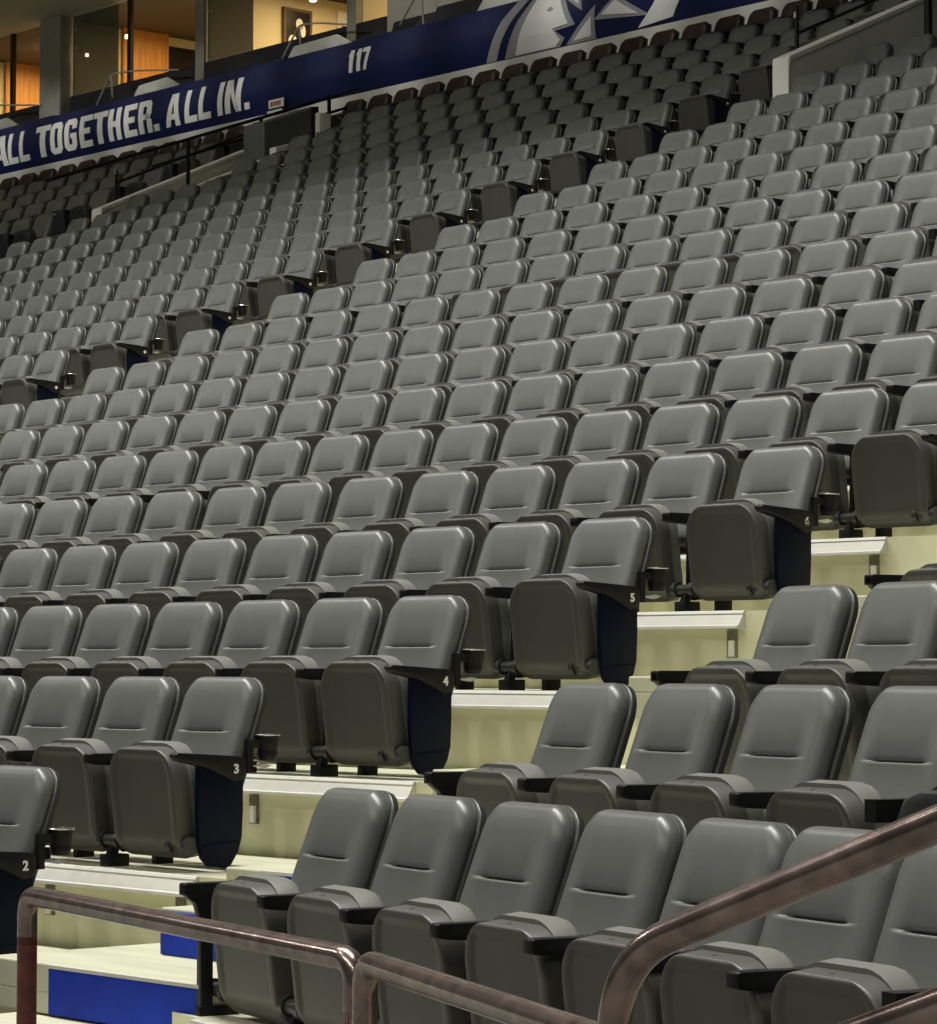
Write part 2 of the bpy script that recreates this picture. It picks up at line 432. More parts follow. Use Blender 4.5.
if mar_l: mass('maroon_seating', mar_l, ['maroon', 'shell_back', 'black'], 'dark maroon seats of the topmost row under the pale ledge', 'seating')

# ------------------------------------------------------------------ tiers
def dz(r): return ZC[r]-.50
def xk(y): return 1.23+.11*y
XL = -46.
for r in range(2, 26):
    y0 = yr(r)+NOSE; y1 = yr(r+1)+NOSE+.03 if r < 25 else 17.3; z1 = dz(r); z0 = dz(r-1)-.35
    mb = MB(); zt = [z0+ZO, z1+ZO]
    poly = [(XL, y0), (xk(y0), y0), (xk(y1), y1), (XL, y1)]
    if r >= 21: poly = [(XL, y0), (-10.45, y0), (-10.45, y1), (XL, y1)]
    mb.prism(poly, zt[0], zt[1], 2)
    o = mb.build('floor', 'deck'); tag(o, kind='structure'); o.data.materials.append(M['riser'])
    for p in o.data.polygons:
        if abs(p.normal.z) < .5: p.material_index = 1
    nb = MB(); xe = (.02 if r > 3 else -.12) if r < 21 else -10.45
    nb.prism([(y0-.004, z1+ZO+.002), (y0-.012, z1+ZO-.001), (y0-.018, z1+ZO-.010), (y0-.016, z1+ZO-.014), (y0-.042, z1+ZO-.056), (y0-.052, z1+ZO-.060), (y0-.054, z1+ZO-.070), (y0-.001, z1+ZO-.072)], XL, xe, 0)
    nb.build('trim', 'nose', o)
    if r <= 8:                             # the block that turns with the bowl
        def L(d, y): X, Y = Ap(d, y); return (X, Y)
        f = lambda y: .18-.11*y
        pa = [L(f(y0)-.02, y0), L(14, y0), L(14, y1), L(f(y1)-.02, y1)]
        mb = MB().prism(pa, zt[0], zt[1]-.001, 2); oa = mb.build('floor', 'deck'); tag(oa, kind='structure'); oa.data.materials.append(M['riser'])
        for p in oa.data.polygons:
            if abs(p.normal.z) < .5: p.material_index = 1
        a0 = 1.05 if r > 2 else 1.0
        q = [(y0-.002, z1+ZO), (y0-.03, z1+ZO-.003), (y0-.03, z1+ZO-.066), (y0-.002, z1+ZO-.07)]
        nb = MB(); vs = [(*Ap(d, yy), zz) for d in (a0, 14) for yy, zz in q]
        nb.add(vs, [(0, 1, 2, 3), (7, 6, 5, 4)] + [(i, (i+1) % 4, 4+(i+1) % 4, 4+i) for i in range(4)])
        nb.build('trim', 'nose', oa)
    # riser brackets
    if r <= 8:
        bb = MB(); bl = MB(); k0 = 0
        for k, x in enumerate([-.85-.0, -.02, -1.9, -2.9]):
            xx = x + .1*(r-5)
            if xx > .0: xx = -.05
            bb.box(xx-.025, xx+.025, y0-.012, y0+.01, z1+ZO-.19, z1+ZO-.078)
            bl.box(xx-.007, xx+.018, y0-.024, y0-.01, z1+ZO-.185, z1+ZO-.12)
        bk = bb.build('bracket_plate', 'bracket', o); bl.build('bracket_stud', 'walltop', bk)

plate = {2: .09, 3: .045, 4: .05, 5: .06, 6: .05, 7: .05}
x0s = {2: -.05, 3: .08, 4: .15, 5: .27, 6: .35, 7: .4}; xb_ = {2: .33, 3: .30, 4: .95, 5: 1.0, 6: 1.0, 7: .7}
xr = {2: 1.16, 3: 1.27, 4: 1.40, 5: 1.5, 6: 1.6, 7: 1.7}
for r in range(2, 8):
    y0 = yr(r)+NOSE; zt = dz(r)+plate[r]+ZO
    t = empty('stair_tread', ((.05+xr[r])/2, y0, zt-.16)); ox, oy, oz = t.location
    which = {2: 'lowest', 3: 'second lowest', 4: 'third lowest', 5: 'fourth', 6: 'fifth', 7: 'sixth'}[r]
    tag(t, f'cream stair tread with blue riser board, {which} of the aisle', 'step', 'aisle steps')
    mb = MB(); mb.box(x0s[r]-ox, xr[r]-ox, -.035, .865, dz(r)+ZO-oz, zt-oz); mb.box(x0s[r]-ox, xr[r]-ox, -.035, .0, zt-.16-oz, dz(r)+ZO-oz+.001)
    mb.build('step_block', 'deck', t, bevel=.006)
    MB().box(xb_[r]-ox, xr[r]-ox-.01, -.044, -.03, zt-.158-oz, zt-.012-oz).build('blue_board', 'blue', t)
    MB().box(xb_[r]-ox, xr[r]-ox, -.05, -.03, zt-.012-oz, zt-.001-oz).build('edge_strip', 'nose', t)
    # intermediate half step standing on the tier below
    if r >= 3:
        zb = dz(r-1)+plate[r-1]+ZO; yb = y0-.46
        t = empty('half_step', (1.0, yb, zb)); tag(t, f'low half step box with blue front under the {which} tread', 'step', 'aisle steps')
        x0 = (.30 if r == 3 else 1.0)-1.0; MB().box(x0, xr[r-1]-1.0-.03, 0, .42, 0, .155).build('step_block', 'deck', t, bevel=.006)
        MB().box(x0+.008, xr[r-1]-1.0-.04, -.008, .002, .004, .142).build('blue_board', 'blue', t)
    else:
        for k, (zz, fwd) in enumerate(((zt-.165, .34), (zt-.33, .68))):
            t = empty('half_step', (.9, y0-fwd, 0)); tag(t, ['white-topped step below the lowest blue board', 'bottom step at walkway level below the blue boards'][k], 'step', 'aisle steps')
            MB().box(-.75, .40, 0, .31+.34*0, 0, zz).build('step_block', 'deck', t, bevel=.006)
            MB().box(-.5, .39, -.008, .002, .02+0, zz-.014).build('blue_board', 'blue', t)
fl = MB().box(-46, 30, -60, yr(2)+NOSE+.05, -.2, 0).build('floor', 'slab'); tag(fl, kind='structure')

# ------------------------------------------------------------------ front rails (worn copper-maroon pipe)
def railobj(name, paths, label, posts=(), rad=.0245):
    e = empty(name, (paths[0][0][0], paths[0][0][1], 0)); L = Vector(e.location)
    tag(e, label, 'railing')
    for nm, pth, rr, mt in paths_iter(paths, posts, rad):
        MB().tube([Vector(p)-L for p in pth], rr, 20).build(nm, mt, e, smooth=True, angle=60)
    return e
def paths_iter(paths, posts, rad):
    for p in paths: yield 'handrail', bend(p, .06, 8), rad, 'rail'
    for p in posts: yield 'post', p, rad, 'railpost'
zt = -1.295+ZO
P1 = Vector((2.157, -5.092, zt+.01)); P2 = Vector((3.86, -5.44, zt)); dr = (P2-P1).normalized()
railobj('front_railing', [[P1-Vector((0, 0, .12)), P1, P2, P2-Vector((0, 0, .12))]], 'long worn maroon pipe railing crossing in front of the lower left steps',
        [[P1-Vector((0, 0, .1)), (P1.x, P1.y, 0)], [P2-Vector((0, 0, .1)), (P2.x, P2.y, 0)], [(P1.x, P1.y, zt-.345), (P2.x, P2.y, zt-.345)]])
P3 = Vector((4.0, -5.53, zt+.012)); P4 = Vector((5.45, -6.14, zt+.012))
railobj('second_railing', [[P3-Vector((-.0, 0, .25)), P3, P4, P4-Vector((0, 0, .25))]], 'worn maroon pipe railing in front of the bottom right seats, left end bent down',
        [[P3-Vector((0, 0, .2)), (P3.x, P3.y, 0)], [P4-Vector((0, 0, .2)), (P4.x, P4.y, 0)]])
H0 = Vector((5.70, -6.54, 0)); H1 = Vector((5.705, -6.535, -1.045+ZO)); H2 = Vector((6.20, -6.49, -.905+ZO)); H3 = H2+(H2-Vector((5.76, -6.527, -1.072+ZO)))*1.5
Hs = H2+(H2-H3)*.667
e = empty('stair_handrail', H0); tag(e, 'shiny worn pipe handrail rising to the right, nearest the viewer', 'railing')
dirv = (H3-H2).normalized(); K = H2 - dirv*.52
MB().tube([p-H0 for p in bend([K-Vector((0, 0, .30)), K, H3], .10, 10)], .0215, 24).build('handrail', 'rail', e, smooth=True, angle=60)
MB().tube([K-Vector((0, 0, .28))-H0, Vector((K.x, K.y, 0))-H0], .0215, 20).build('post', 'railpost', e, smooth=True)
ML = H2-Vector((0, 0, .205))
MB().tube([ML-dirv*.2-H0, ML+dirv*.6-H0], .0215, 20).build('lower_rail', 'rail', e, smooth=True)
MB().tube([H3-H0, Vector((H3.x, H3.y, 0))-H0], .0215, 20).build('post', 'railpost', e, smooth=True)

# ------------------------------------------------------------------ sloped stair walls and their rails
def slopewall(name, x0, x1, ya, za, yb, zb, drop, label):
    e = empty(name, (x0, ya, za-drop+ZO)); L = Vector(e.location)
    mb = MB(); mb.prism([(ya-L.y, -.1), (ya-L.y, drop-.03), (yb-L.y, zb-za+drop-.03), (yb-L.y, zb-za-.1)], 0, x1-x0, 0); mb.build('wall_body', 'wallw', e)
    mb = MB(); mb.prism([(ya-L.y-.012, drop-.10), (ya-L.y-.012, drop), (yb-L.y, zb-za+drop), (yb-L.y, zb-za+drop-.035), (ya-L.y+.04, drop-.035)], -.012, x1-x0+.012, 0); mb.build('wall_cap', 'walltop', e, bevel=.008)
    mb = MB(); mb.box(-.006, x1-x0+.006, -.02, .01, -.1, drop-.02); mb.build('end_face', 'walltop', e)
    tag(e, label, 'wall'); return e
slopewall('stair_wall', -10.78, -10.59, 11.48, 5.0, 15.9, 6.93, .9, 'white sloping stair parapet wall at the upper right corner')
slopewall('stair_wall', -22.93, -22.74, 12.0, 5.02, 15.9, 6.74, .9, 'white sloping stair parapet wall rising behind upper left seats')
c = MB().prism([(12.55, 4.5+ZO), (12.55, 5.19+ZO), (14.1, 5.86+ZO), (14.1, 5.0+ZO)], -21.78, -21.64, 0)
c.prism([(13.9, 5.0+ZO), (13.9, 5.87+ZO), (15.0, 6.20+ZO), (15.0, 5.2+ZO)], -21.78, -21.64, 0)
tag(c.build('stair_curb', 'walltop', bevel=.01), 'pale sloping curb beside the stepped seat ends, below the dark case', 'curb')
# end face of right wall visible from the stairs
e = empty('upper_handrail', (-22.5, 11.9, 4.4+ZO)); L = Vector(e.location)
def T2(pts, r, nm, par, L, mt='black'): MB().tube([Vector((p[0], p[1], p[2]+ZO))-L for p in pts], r, 8).build(nm, mt, par, smooth=True)
T2([(-22.5, 11.0, 5.22), (-22.5, 15.9, 6.98)], .022, 'top_rail', e, L)
T2([(-22.5, 12.6, 5.58), (-22.5, 15.9, 6.78)], .018, 'mid_rail', e, L)
for y, z0, z1 in ((13.15, 5.0, 6.0), (14.31, 5.4, 6.40), (15.44, 6.2, 6.85)): T2([(-22.5, y, z0), (-22.5, y, z1)], .026, 'post', e, L)
tag(e, 'black two-rail handrail on the upper left stair wall', 'railing')
e = empty('aisle_handrail', (-23.3, 12.6, 4.6+ZO)); L = Vector(e.location)
T2([(-23.3, 12.6, 4.6), (-23.3, 12.6, 5.62)], .022, 'post', e, L); T2([(-23.3, 12.6, 5.47), (-23.3, 15.4, 6.66)], .018, 'handrail', e, L)
T2([(-23.3, 12.585, 5.58), (-23.3, 12.585, 5.66)], .02, 'post_cap', e, L, 'chrome')
tag(e, 'thin black handrail on the far left stairs under the blue band', 'railing')
e = empty('aisle_handrail', (-11.3, 12.36, 4.7+ZO)); L = Vector(e.location)
T2([(-11.3, 12.36, 4.7), (-11.3, 12.36, 5.73)], .022, 'post', e, L); T2([(-11.3, 12.36, 5.45), (-11.3, 15.0, 6.6)], .018, 'handrail', e, L)
T2([(-11.3, 12.34, 5.6), (-11.3, 12.34, 5.66)], .02, 'post_cap', e, L, 'chrome')
tag(e, 'thin black handrail on the stairs left of upper right wall', 'railing')
e = empty('guard_rail', (-10.4, 13.26, 5.0+ZO)); L = Vector(e.location)
T2([(-10.4, 13.26, 4.9), (-10.4, 13.26, 6.1)], .04, 'post', e, L); T2([(-10.4, 13.26, 5.84), (-10.4, 15.5, 6.7)], .03, 'handrail', e, L)
tag(e, 'thick black guard rail post at the upper right edge', 'railing')
# dark case and white pillar at the head of the stairs
e = empty('equipment_case', (-22.35, 14.32, 5.5+ZO))
mb = MB(); mb.prism([(-.42, -.0), (-.42, .72), (.40, 1.02), (.40, .30)], 0, .45, 0); mb.build('case_body', 'grey', e, bevel=.03)
mb = MB(); mb.prism([(.34, .34), (.34, 1.01), (.46, 1.03), (.46, .36)], -.01, .47, 0); mb.build('case_edge', 'black', e, bevel=.01)
tag(e, 'large dark grey case standing behind the rail beside the white pillar', 'case')
tag(MB().box(-21.96, -21.80, 14.72, 14.92, 5.4+ZO, 6.44+ZO).build('pillar', 'walltop', bevel=.02), 'short white pillar right of the dark case', 'pillar')

# ------------------------------------------------------------------ club level band
FY = 16.3
XA, XB = -42., -6.
nF = 10; prof = []
for i in range(nF+1):
    t = i/nF; z = 7.04+.73*t; y = FY-.09*math.sin(math.pi*min(1, t*.92+.06))
    prof.append((y, z+ZO))
prof += [(FY+.12, 7.78+ZO), (FY+.12, 7.04+ZO)]
o = MB().prism(prof, XA, XB, 0).build('fascia_band', 'fascia', smooth=True, angle=50)
tag(o, 'long navy blue band with white lettering below the suites', 'fascia')
band = o
tag(MB().box(XA, XB, FY-.03, FY+.3, 6.93-.30+ZO, 7.04+ZO).build('trim_1', 'lip', bevel=.01), kind='structure')
tag(MB().box(XA, XB, FY+.3, FY+.5, 5.5+ZO, 7.04+ZO).build('wall_back', 'slab'), kind='structure')
# block lettering (strokes as convex quads on a 6 x 10 cell)
G = {
 'A': [[(0, 0), (1.9, 0), (3.35, 10), (1.6, 10)], [(4.1, 0), (6, 0), (4.4, 10), (2.65, 10)], [(1.2, 2.0), (4.8, 2.0), (4.6, 3.7), (1.4, 3.7)]],
 'L': [[(0, 0), (2.2, 0), (2.2, 10), (0, 10)], [(0, 0), (6, 0), (6, 1.9), (0, 1.9)]],
 'T': [[(1.9, 0), (4.1, 0), (4.1, 10), (1.9, 10)], [(0, 8.1), (6, 8.1), (6, 10), (0, 10)]],
 'O': [[(0, 1.3), (2.2, 1.3), (2.2, 8.7), (0, 8.7)], [(3.8, 1.3), (6, 1.3), (6, 8.7), (3.8, 8.7)], [(1.2, 0), (4.8, 0), (6, 1.3), (0, 1.3)], [(0, 1.29), (6, 1.29), (5.5, 1.9), (.5, 1.9)],
       [(0, 8.7), (6, 8.7), (4.8, 10), (1.2, 10)], [(.5, 8.1), (5.5, 8.1), (6, 8.71), (0, 8.71)]],
 'G': [[(0, 1.3), (2.2, 1.3), (2.2, 8.7), (0, 8.7)], [(3.8, 1.3), (6, 1.3), (6, 5.3), (3.8, 5.3)], [(3.0, 3.8), (6, 3.8), (6, 5.3), (3.0, 5.3)], [(1.2, 0), (4.8, 0), (6, 1.3), (0, 1.3)], [(0, 1.29), (6, 1.29), (5.5, 1.9), (.5, 1.9)],
       [(0, 8.7), (6, 8.7), (4.8, 10), (1.2, 10)], [(.5, 8.1), (5.5, 8.1), (6, 8.71), (0, 8.71)], [(3.8, 6.7), (6, 6.7), (6, 8.7), (3.8, 8.7)]],
 'E': [[(0, 0), (2.2, 0), (2.2, 10), (0, 10)], [(0, 0), (6, 0), (6, 1.9), (0, 1.9)], [(0, 4.1), (5.2, 4.1), (5.2, 5.9), (0, 5.9)], [(0, 8.1), (6, 8.1), (6, 10), (0, 10)]],
 'H': [[(0, 0), (2.2, 0), (2.2, 10), (0, 10)], [(3.8, 0), (6, 0), (6, 10), (3.8, 10)], [(0, 4.1), (6, 4.1), (6, 5.9), (0, 5.9)]],
 'R': [[(0, 0), (2.2, 0), (2.2, 10), (0, 10)], [(0, 8.1), (5, 8.1), (4.6, 10), (0, 10)], [(0, 4.0), (5, 4.0), (5, 5.7), (0, 5.7)], [(3.8, 5.0), (6, 5.6), (6, 9.0), (3.8, 9.6)], [(3.8, 8.4), (6, 8.7), (4.9, 10), (3.8, 10)],
       [(3.8, 0), (6, 0), (6, 3.9), (3.8, 4.6)], [(3.0, 4.0), (4.8, 4.0), (6, 5.7), (3.0, 5.7)]],
 'I': [[(1.9, 0), (4.6, 0), (4.6, 10), (1.9, 10)]],
 'N': [[(0, 0), (2.0, 0), (2.0, 10), (0, 10)], [(4.0, 0), (6, 0), (6, 10), (4.0, 10)], [(4.0, 0), (5.2, 0), (2.0, 10), (0.8, 10)]],
 '.': [[(0, 0), (6, 0), (6, 2), (0, 2)]],
 '1': [[(2.0, 0), (5.2, 0), (5.2, 10), (2.0, 10)], [(.8, 7.2), (2.3, 7.8), (4.4, 10), (2.6, 10)]],
 '7': [[(0, 8.0), (6, 8.0), (6, 10), (0, 10)], [(1.4, 0), (3.9, 0), (6, 8.2), (3.5, 8.2)]],
}
def yb(z): t = (z-7.04)/.73; return FY-.09*math.sin(math.pi*min(1, max(0, t)*.92+.06))
def glyph(ch, x0, x1, z0, z1, slant, m='letter'):
    mb = MB(); x0 += .045; x1 += .05
    for q in G[ch]:
        # split vertically so that each stroke follows the rounded band
        pts = [(x0+(x1-x0)*a/6+slant*(b/10)*(z1-z0), z0+(z1-z0)*b/10) for a, b in q]
        n = 5
        (ax, az), (bx, bz), (cx, cz), (dx, dz_) = pts
        for k in range(n):
            s0, s1 = k/n, (k+1)/n
            la = (ax+(dx-ax)*s0, az+(dz_-az)*s0); lb = (ax+(dx-ax)*s1, az+(dz_-az)*s1)
            ra = (bx+(cx-bx)*s0, bz+(cz-bz)*s0); rb = (bx+(cx-bx)*s1, bz+(cz-bz)*s1)
            vs = [(p[0], yb(p[1])-.012, p[1]+ZO) for p in (la, ra, rb, lb)] + [(p[0], yb(p[1])+.004, p[1]+ZO) for p in (la, ra, rb, lb)]
            mb.add(vs, [(0, 1, 2, 3), (7, 6, 5, 4), (0, 4, 5, 1), (1, 5, 6, 2), (2, 6, 7, 3), (3, 7, 4, 0)])
    return mb.build('letter', m, band)
Zb, Zt = 7.15, 7.635
W1 = [('A', -32.06, -31.62), ('L', -31.60, -31.33), ('L', -31.28, -31.01), ('T', -30.82, -30.42), ('O', -30.40, -30.08), ('G', -30.01, -29.68), ('E', -29.60, -29.27), ('T', -29.24, -28.87),
      ('H', -28.83, -28.51), ('E', -28.42, -28.10), ('R', -28.04, -27.71), ('.', -27.66, -27.54)]
for c, a, b in W1: glyph(c, a, b, Zb, Zt, -.01)
for c, a, b in [('A', -27.37, -27.02), ('L', -26.90, -26.60), ('L', -26.56, -26.27), ('I', -26.18, -25.93), ('N', -25.92, -25.55), ('.', -25.46, -25.35)]: glyph(c, a, b, Zb+.01, Zt, .13)
for k, x in enumerate((-23.13, -22.97, -22.81)): glyph('117'[k], x, x+.15, 7.325, 7.635, .03)
def flatpoly(pts, m, dep, name='emblem_shape'):
    mb = MB(); n = len(pts); P = [(p[0], p[1]) for p in pts]
    # subdivide edges so that the shape follows the band, then fill
    Q = []
    for i in range(n):
        a, b = P[i], P[(i+1) % n]
        for k in range(4): Q.append((a[0]+(b[0]-a[0])*k/4, a[1]+(b[1]-a[1])*k/4))
    bm = bmesh.new(); vs = [bm.verts.new((x, 0, z)) for x, z in Q]; f = bm.faces.new(vs)
    bmesh.ops.triangulate(bm, faces=[f]); bmesh.ops.subdivide_edges(bm, edges=[e for e in bm.edges if e.calc_length() > .12], cuts=2, use_grid_fill=False)
    bmesh.ops.triangulate(bm, faces=bm.faces)
    for v in bm.verts: v.co = (v.co.x, yb(v.co.z)-dep, v.co.z+ZO)
    r = bmesh.ops.extrude_face_region(bm, geom=bm.faces[:]); 
    for v in r['geom']:
        if isinstance(v, bmesh.types.BMVert): v.co.y += .01+dep
    bmesh.ops.recalc_face_normals(bm, faces=bm.faces)
    me = bpy.data.meshes.new(name); bm.to_mesh(me); bm.free(); newobj(name, me, m, band)
def grow(pts, k):
    cx = sum(p[0] for p in pts)/len(pts); cz = sum(p[1] for p in pts)/len(pts); return [(cx+(x-cx)*k, min(7.765, max(7.05, cz+(z-cz)*k))) for x, z in pts]
flatpoly([(-20.29, 7.05), (-20.12, 7.28), (-19.94, 7.53), (-19.67, 7.77), (-19.45, 7.77), (-19.76, 7.48), (-19.95, 7.25), (-20.09, 7.05)], 'logogrey', .012)
flatpoly([(-19.93, 7.05), (-19.62, 7.48), (-19.36, 7.77), (-19.24, 7.77), (-19.52, 7.35), (-19.72, 7.05)], 'logogrey', .012)
big = [(-19.72, 7.06), (-18.97, 7.06), (-18.86, 7.13), (-19.27, 7.26), (-18.68, 7.30), (-18.78, 7.50), (-18.92, 7.765), (-19.27, 7.765), (-19.58, 7.30)]
flatpoly([(-19.75, 7.05), (-18.9, 7.05), (-18.78, 7.14), (-19.05, 7.24), (-18.56, 7.27), (-18.72, 7.55), (-18.84, 7.77), (-19.3, 7.77), (-19.62, 7.30)], 'logogrey', .012)
flatpoly(big, 'letter', .018)
flatpoly([(-18.80, 7.66), (-18.50, 7.765), (-18.42, 7.42)], 'logogrey', .012); flatpoly([(-18.72, 7.67), (-18.56, 7.73), (-18.49, 7.52)], 'letter', .018)
flatpoly([(-18.78, 7.05), (-18.24, 7.05), (-18.18, 7.46)], 'logogrey', .012); flatpoly([(-18.64, 7.08), (-18.31, 7.09), (-18.25, 7.33)], 'letter', .018)
flatpoly([(-18.22, 7.27), (-17.83, 7.52), (-17.25, 7.18)], 'logogrey', .012); flatpoly([(-18.08, 7.31), (-17.83, 7.46), (-17.45, 7.23)], 'letter', .018)
flatpoly([(-17.49, 7.06), (-17.28, 7.20), (-17.05, 7.40), (-16.72, 7.60), (-16.45, 7.70), (-16.70, 7.30), (-16.88, 7.10)], 'letter', .018)
# small white sign clipped under the band
e = empty('small_sign', (-24.6, FY-.12, 7.05+ZO))
MB().box(-.17, .17, -.02, 0, .02, .14).build('sign_board', 'walltop', e, bevel=.006)
mb = MB()
for k in range(5): mb.box(-.12+k*.05, -.12+k*.05+.034, -.026, -.018, .05, .11)
mb.build('red_lettering', 'red', e)
MB().box(-.2, .14, -.02, 0, -.075, -.01).build('lower_strip', 'walltop', e)
tag(e, 'small white sign with faded red lettering under the blue band', 'sign')

# patio seats and rails just above the band
def chair_dark(x, w, h, label):
    e = empty('patio_seat', (x, 16.8, 7.3+ZO))
    mb = MB(); mb.prism([(-.25, 0), (-.28, .42), (-.12, .45), (-.02, h), (.08, h), (.10, 0)], -w/2, w/2, 0); mb.build('seat_body', 'dark', e, bevel=.05, smooth=True, seg=3)
    tag(e, label, 'seat', 'dark seats on the suite balconies')
for k, (x, w, h) in enumerate([(-33.4, 1.2, .62), (-31.7, 1.1, .66), (-30.5, .9, .60), (-28.9, 1.3, .72), (-27.6, 1.0, .64), (-26.6, .9, .62), (-25.9, 1.2, .66), (-24.4, 1.1, .66), (-23.3, 1.2, .66), (-22.3, 1.0, .78), (-21.3, 1.2, .84), (-20.2, 1.2, .8)]):
    chair_dark(x, w, h, f'dark covered balcony seat above the band, {ORD[k+1]} from the left')
for k, (xa, xb) in enumerate([(-33.3, -31.9), (-29.6, -28.1), (-24.9, -23.9), (-21.9, -20.7)]):
    e = empty('balcony_rail', (xa, 16.9 if k < 3 else 16.62, 7.4+ZO)); w = xb-xa
    MB().tube(bend([(-.55, 0, .55), (0, -.1, .97), (w*.3, 0, .97), (w, .1, .84)], .08, 4), .014, 8).build('handrail', 'column', e, smooth=True)
    MB().tube([(0, 0, 0), (0, -.1, .96)], .014, 8).build('post', 'column', e)
    tag(e, f'thin bent metal rail on the suite balcony, {ORD[k+1]} from the left', 'railing', 'balcony rails')
for k, (xa, xb) in enumerate([(-28.75, -27.8), (-24.95, -23.75), (-20.9, -19.6), (-32.9, -32.2)]):
    mb = MB(); mb.prism([(xa-.3, 7.55+ZO), (xa+.15, 8.03+ZO), (xb-.1, 8.05+ZO), (xb+.2, 7.9+ZO), (xb+.1, 7.55+ZO)], 16.62, 16.70, 1)
    tag(mb.build('seat_cover', 'lip', bevel=.02), f'pale grey cloth cover behind the band, {["second", "third", "rightmost", "leftmost"][k]} from the left', 'cover', 'pale covers on the balconies')

# ------------------------------------------------------------------ suites
GY = 17.3; zf = 7.3; zc_ = 9.63
tag(MB().box(-46, -6, 16.45, 21.5, zf-.2+ZO, zf+ZO).build('floor', 'slab'), kind='structure')
tag(MB().box(-46, -6, 7.9, GY, zc_+ZO, zc_+.35+ZO).build('ceiling', 'soffit'), kind='structure')
tag(MB().box(-46, -6, GY, 21.5, zc_+.02+ZO, zc_+.35+ZO).build('ceiling', 'brown'), kind='structure')
tag(MB().box(-46, -6, 21.3, 21.5, zf+ZO, zc_+ZO).build('wall_back', 'cream'), kind='structure')
# low wall under the glass
tag(MB().box(-46, -6, GY-.04, GY+.04, zf+ZO, 8.34+ZO).build('window_1', 'dark'), kind='structure')
tag(MB().box(-31.99, -31.39, GY-.25, GY+.05, zf+ZO, zc_+ZO).build('column', 'column', bevel=.02), kind='structure')
cols = [(-27.98, -27.76), (-24.34, -24.14), (-20.0, -19.8), (-35.4, -35.2)]
for a, b in cols: tag(MB().box(a, b, GY-.08, GY+.04, zf+ZO, zc_+ZO).build('column', 'column'), kind='structure')
for x in (-33.15, -29.80): tag(MB().box(x-.045, x+.045, GY-.03, GY+.03, 8.34+ZO, zc_+ZO).build('window_frame', 'screen'), kind='structure')
parts_x = [-35.3, -31.7, -27.85, -24.2, -19.9]
for x in parts_x: tag(MB().box(x-.05, x+.05, GY+.06, 21.3, zf+ZO, zc_+ZO).build('partition_wall', 'cream'), kind='structure')
for k, (a, b) in enumerate([(-31.36, -30.1), (-27.74, -26.62)]):
    e = empty('glass_panel', ((a+b)/2, GY-.02, 8.34+ZO)); w = (b-a)/2
    MB().box(-w, w, -.006, .006, .01, zc_-8.34-.01).build('pane', 'tint', e)
    mb = MB()
    for z in (.08, .75, 1.05): MB().tube([(-w+.12, -.03, z), (-w+.12, .0, z)], .03, 10).build('fixing', 'chrome', e, smooth=True)
    tag(e, ['tinted greenish glass panel right of the wide grey column', 'tinted greenish glass panel right of the thin pole, beside framed pictures'][k], 'glass panel')
def on_part(name, x, y0, y1, z0, z1, m, label, cat, frame=None, th=.04):
    e = empty(name, (x, (y0+y1)/2, z0+ZO)); w = (y1-y0)/2; h = z1-z0
    MB().box(0, th, -w, w, 0, h).build({'door': 'door_leaf'}.get(name, 'panel'), m, e)
    if frame:
        mb = MB(); f = .045
        for a in ((-w-f, -w, -f, h+f), (w, w+f, -f, h+f), (-w, w, h, h+f), (-w, w, -f, 0)): mb.box(0, th+.015, a[0], a[1], a[2], a[3])
        mb.build('frame', frame, e)
    return tag(e, label, cat)
on_part('door', -31.64, 18.45, 19.25, zf, 9.60, 'door', 'orange-lit wooden door seen through the suite window, middle bay', 'door', 'door')
on_part('door', -35.24, 18.5, 19.6, zf, 9.60, 'door', 'orange-lit wooden door in the leftmost suite', 'door', 'door')
on_part('wall_screen', -31.64, 19.35, 19.9, 8.75, 9.42, 'screen', 'dark wall screen right of the orange door', 'screen', 'screen')
pic = on_part('framed_picture', -27.79, 18.76, 19.22, 8.76, 9.35, 'screen', 'framed picture with white figure shapes on a dark ground, cream suite wall', 'picture', 'brown')
mb = MB(); 
for cy, cz, ry_, rz_ in ((.03, .40, .07, .09), (-.10, .10, .09, .12), (.12, .06, .07, .08), (.10, .30, .05, .10)):
    vs = [(.045, cy+ry_*math.cos(a), cz+rz_*math.sin(a)) for a in [k*math.pi/6 for k in range(12)]]
    mb.add(vs+[(.05, v[1], v[2]) for v in vs], [tuple(range(12, 24))]+[(i, (i+1) % 12, 12+(i+1) % 12, 12+i) for i in range(12)])
mb.build('print_shapes', 'letter', pic)
pic = on_part('framed_picture', -27.79, 19.82, 20.20, 8.92, 9.44, 'letter', 'framed picture with yellow and purple shapes, right of the other picture', 'picture', 'walltop')
MB().box(.045, .05, -.02, .17, .02, .20).box(.045, .05, .0, .16, .30, .42).build('yellow_shape', 'yellow', pic); MB().box(.046, .052, -.15, -.02, .22, .34).build('purple_shape', 'purple', pic)
# hutch on the balcony at the right
e = empty('serving_counter', (-22.1, 17.0, zf+ZO)); MB().box(-.9, 3.2, -.15, .15, 0, 1.18).build('counter_body', 'soffit', e); MB().box(-.93, 3.2, -.2, .2, 1.18, 1.23).build('counter_top', 'maroon', e, bevel=.01)
tag(e, 'grey counter with dark red top above the band near the emblem', 'counter')
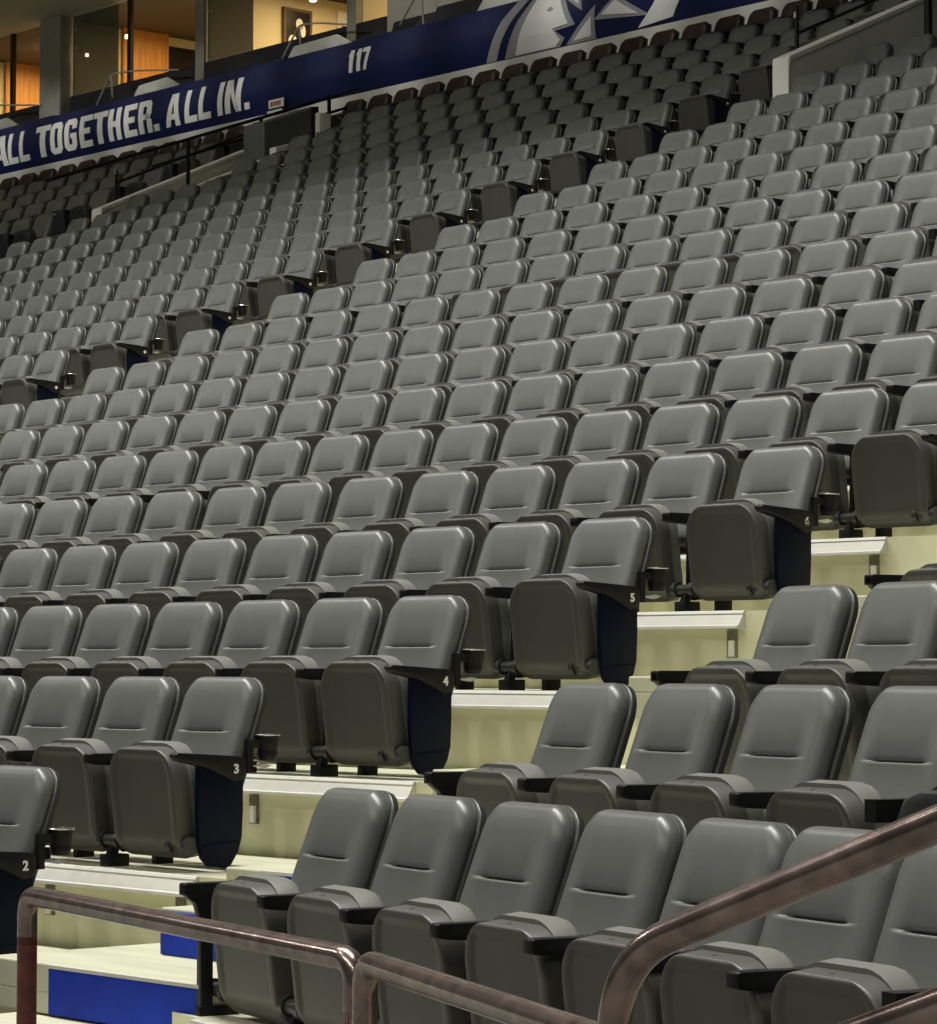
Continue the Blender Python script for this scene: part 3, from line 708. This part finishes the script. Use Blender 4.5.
# suite lamps
for k, (x, y, z) in enumerate([(-29.0, 18.2, 9.3), (-28.5, 17.9, 9.36), (-30.3, 17.6, 9.2), (-25.6, 17.6, 9.0), (-33.8, 18.4, 9.4), (-31.3, 17.5, 9.05)]):
    e = empty('spot_lamp', (x, y, z+ZO)); MB().tube([(0, 0, .0), (0, 0, zc_-z)], .008, 6).build('stem', 'black', e)
    MB().tube([(0, 0, 0), (0, .0, -.05)], .045 if k < 5 else .03, 12).build('lamp_head', 'lamp', e)
    tag(e, ['glowing spot lamp by the dark screen', 'glowing spot lamp against the thin pole', 'small glowing lamp behind the glass right of the wide column', 'glowing lamp behind the second tinted glass panel', 'small glowing lamp in the leftmost suite', 'tiny glowing lamp beside the wide grey column'][k], 'lamp', 'suite lamps')
def area(name, loc, size, size_y, power, col, rot=(0, 0, 0)):
    l = bpy.data.lights.new(name, 'AREA'); l.shape = 'RECTANGLE'; l.size = size; l.size_y = size_y; l.energy = power; l.color = col
    o = bpy.data.objects.new(name, l); COL.objects.link(o); o.location = loc; o.rotation_euler = rot; return o
for x, p in ((-33.6, 70), (-29.6, 80), (-26.0, 90), (-22.0, 90)):
    area('suite_light', (x, 19.0, 9.55+ZO), 1.6, 1.2, p*WARM if 'WARM' in globals() else p, (1., .72, .36))

# ------------------------------------------------------------------ arena lights and added unseen fill lamps
def truss(y, z, power, n, x0, x1, aim_y=4., size=1.2, col=(1., .985, .90)):
    for k in range(n):
        x = x0+(x1-x0)*k/(n-1)
        d = Vector((0, aim_y-y, 1.5-z)); rot = d.to_track_quat('-Z', 'Y').to_euler()
        area('arena_lamp', (x, y, z+ZO), 1.6, size, power, col, rot)
def spots(y, z, power, n, x0, x1, aim_y, size, half, name='arena_lamp'):
    for k in range(n):
        l = bpy.data.lights.new(name, 'SPOT'); l.energy = power; l.spot_size = R(2*half); l.spot_blend = 1.; l.color = (1, .985, .91); l.shadow_soft_size = size
        o = bpy.data.objects.new(name, l); COL.objects.link(o); x = x0+(x1-x0)*k/(n-1); o.location = (x, y, z+ZO)
        o.rotation_euler = Vector((0, aim_y-y, -z)).to_track_quat('-Z', 'Y').to_euler()
spots(-3.0, 24.9, 10800, 9, -42, 4, -9.0, 1.2, 59)
spots(-30., 26.0, 4800, 6, -22, 34, -1., .8, 46)
for k in range(14):  # unseen spots added below the soffit to brighten the band and its lettering
    l = bpy.data.lights.new('soffit_spot', 'SPOT'); l.energy = 150; l.spot_size = R(40); l.spot_blend = .6; l.color = (1, .97, .9); l.shadow_soft_size = .08
    o = bpy.data.objects.new('soffit_spot', l); COL.objects.link(o); o.location = (-34+1.6*k, 12.8, 9.58+ZO); o.rotation_euler = Vector((0, 3.5, -1.95)).to_track_quat('-Z', 'Y').to_euler()
for x, y, z, p in ((-36, -12, 17, 520), (-22, -15, 21, 420)):  # unseen area lamps added to draw a highlight along the pipe rails
    d = Vector((2, -4, 0))-Vector((x, y, z)); area('arena_lamp_bank', (x, y, z+ZO), 4, 1.6, p, (1, .98, .92), d.to_track_quat('-Z', 'Y').to_euler())
w = bpy.data.worlds.new('world'); S.world = w; w.use_nodes = True
w.node_tree.nodes['Background'].inputs[0].default_value = (.9, .95, .85, 1); w.node_tree.nodes['Background'].inputs[1].default_value = .022
vs = S.view_settings; vs.view_transform = 'Standard'; vs.look = 'None'; vs.gamma = 1; vs.exposure = 0; vs.use_curve_mapping = False
print('objects', len(bpy.data.objects))
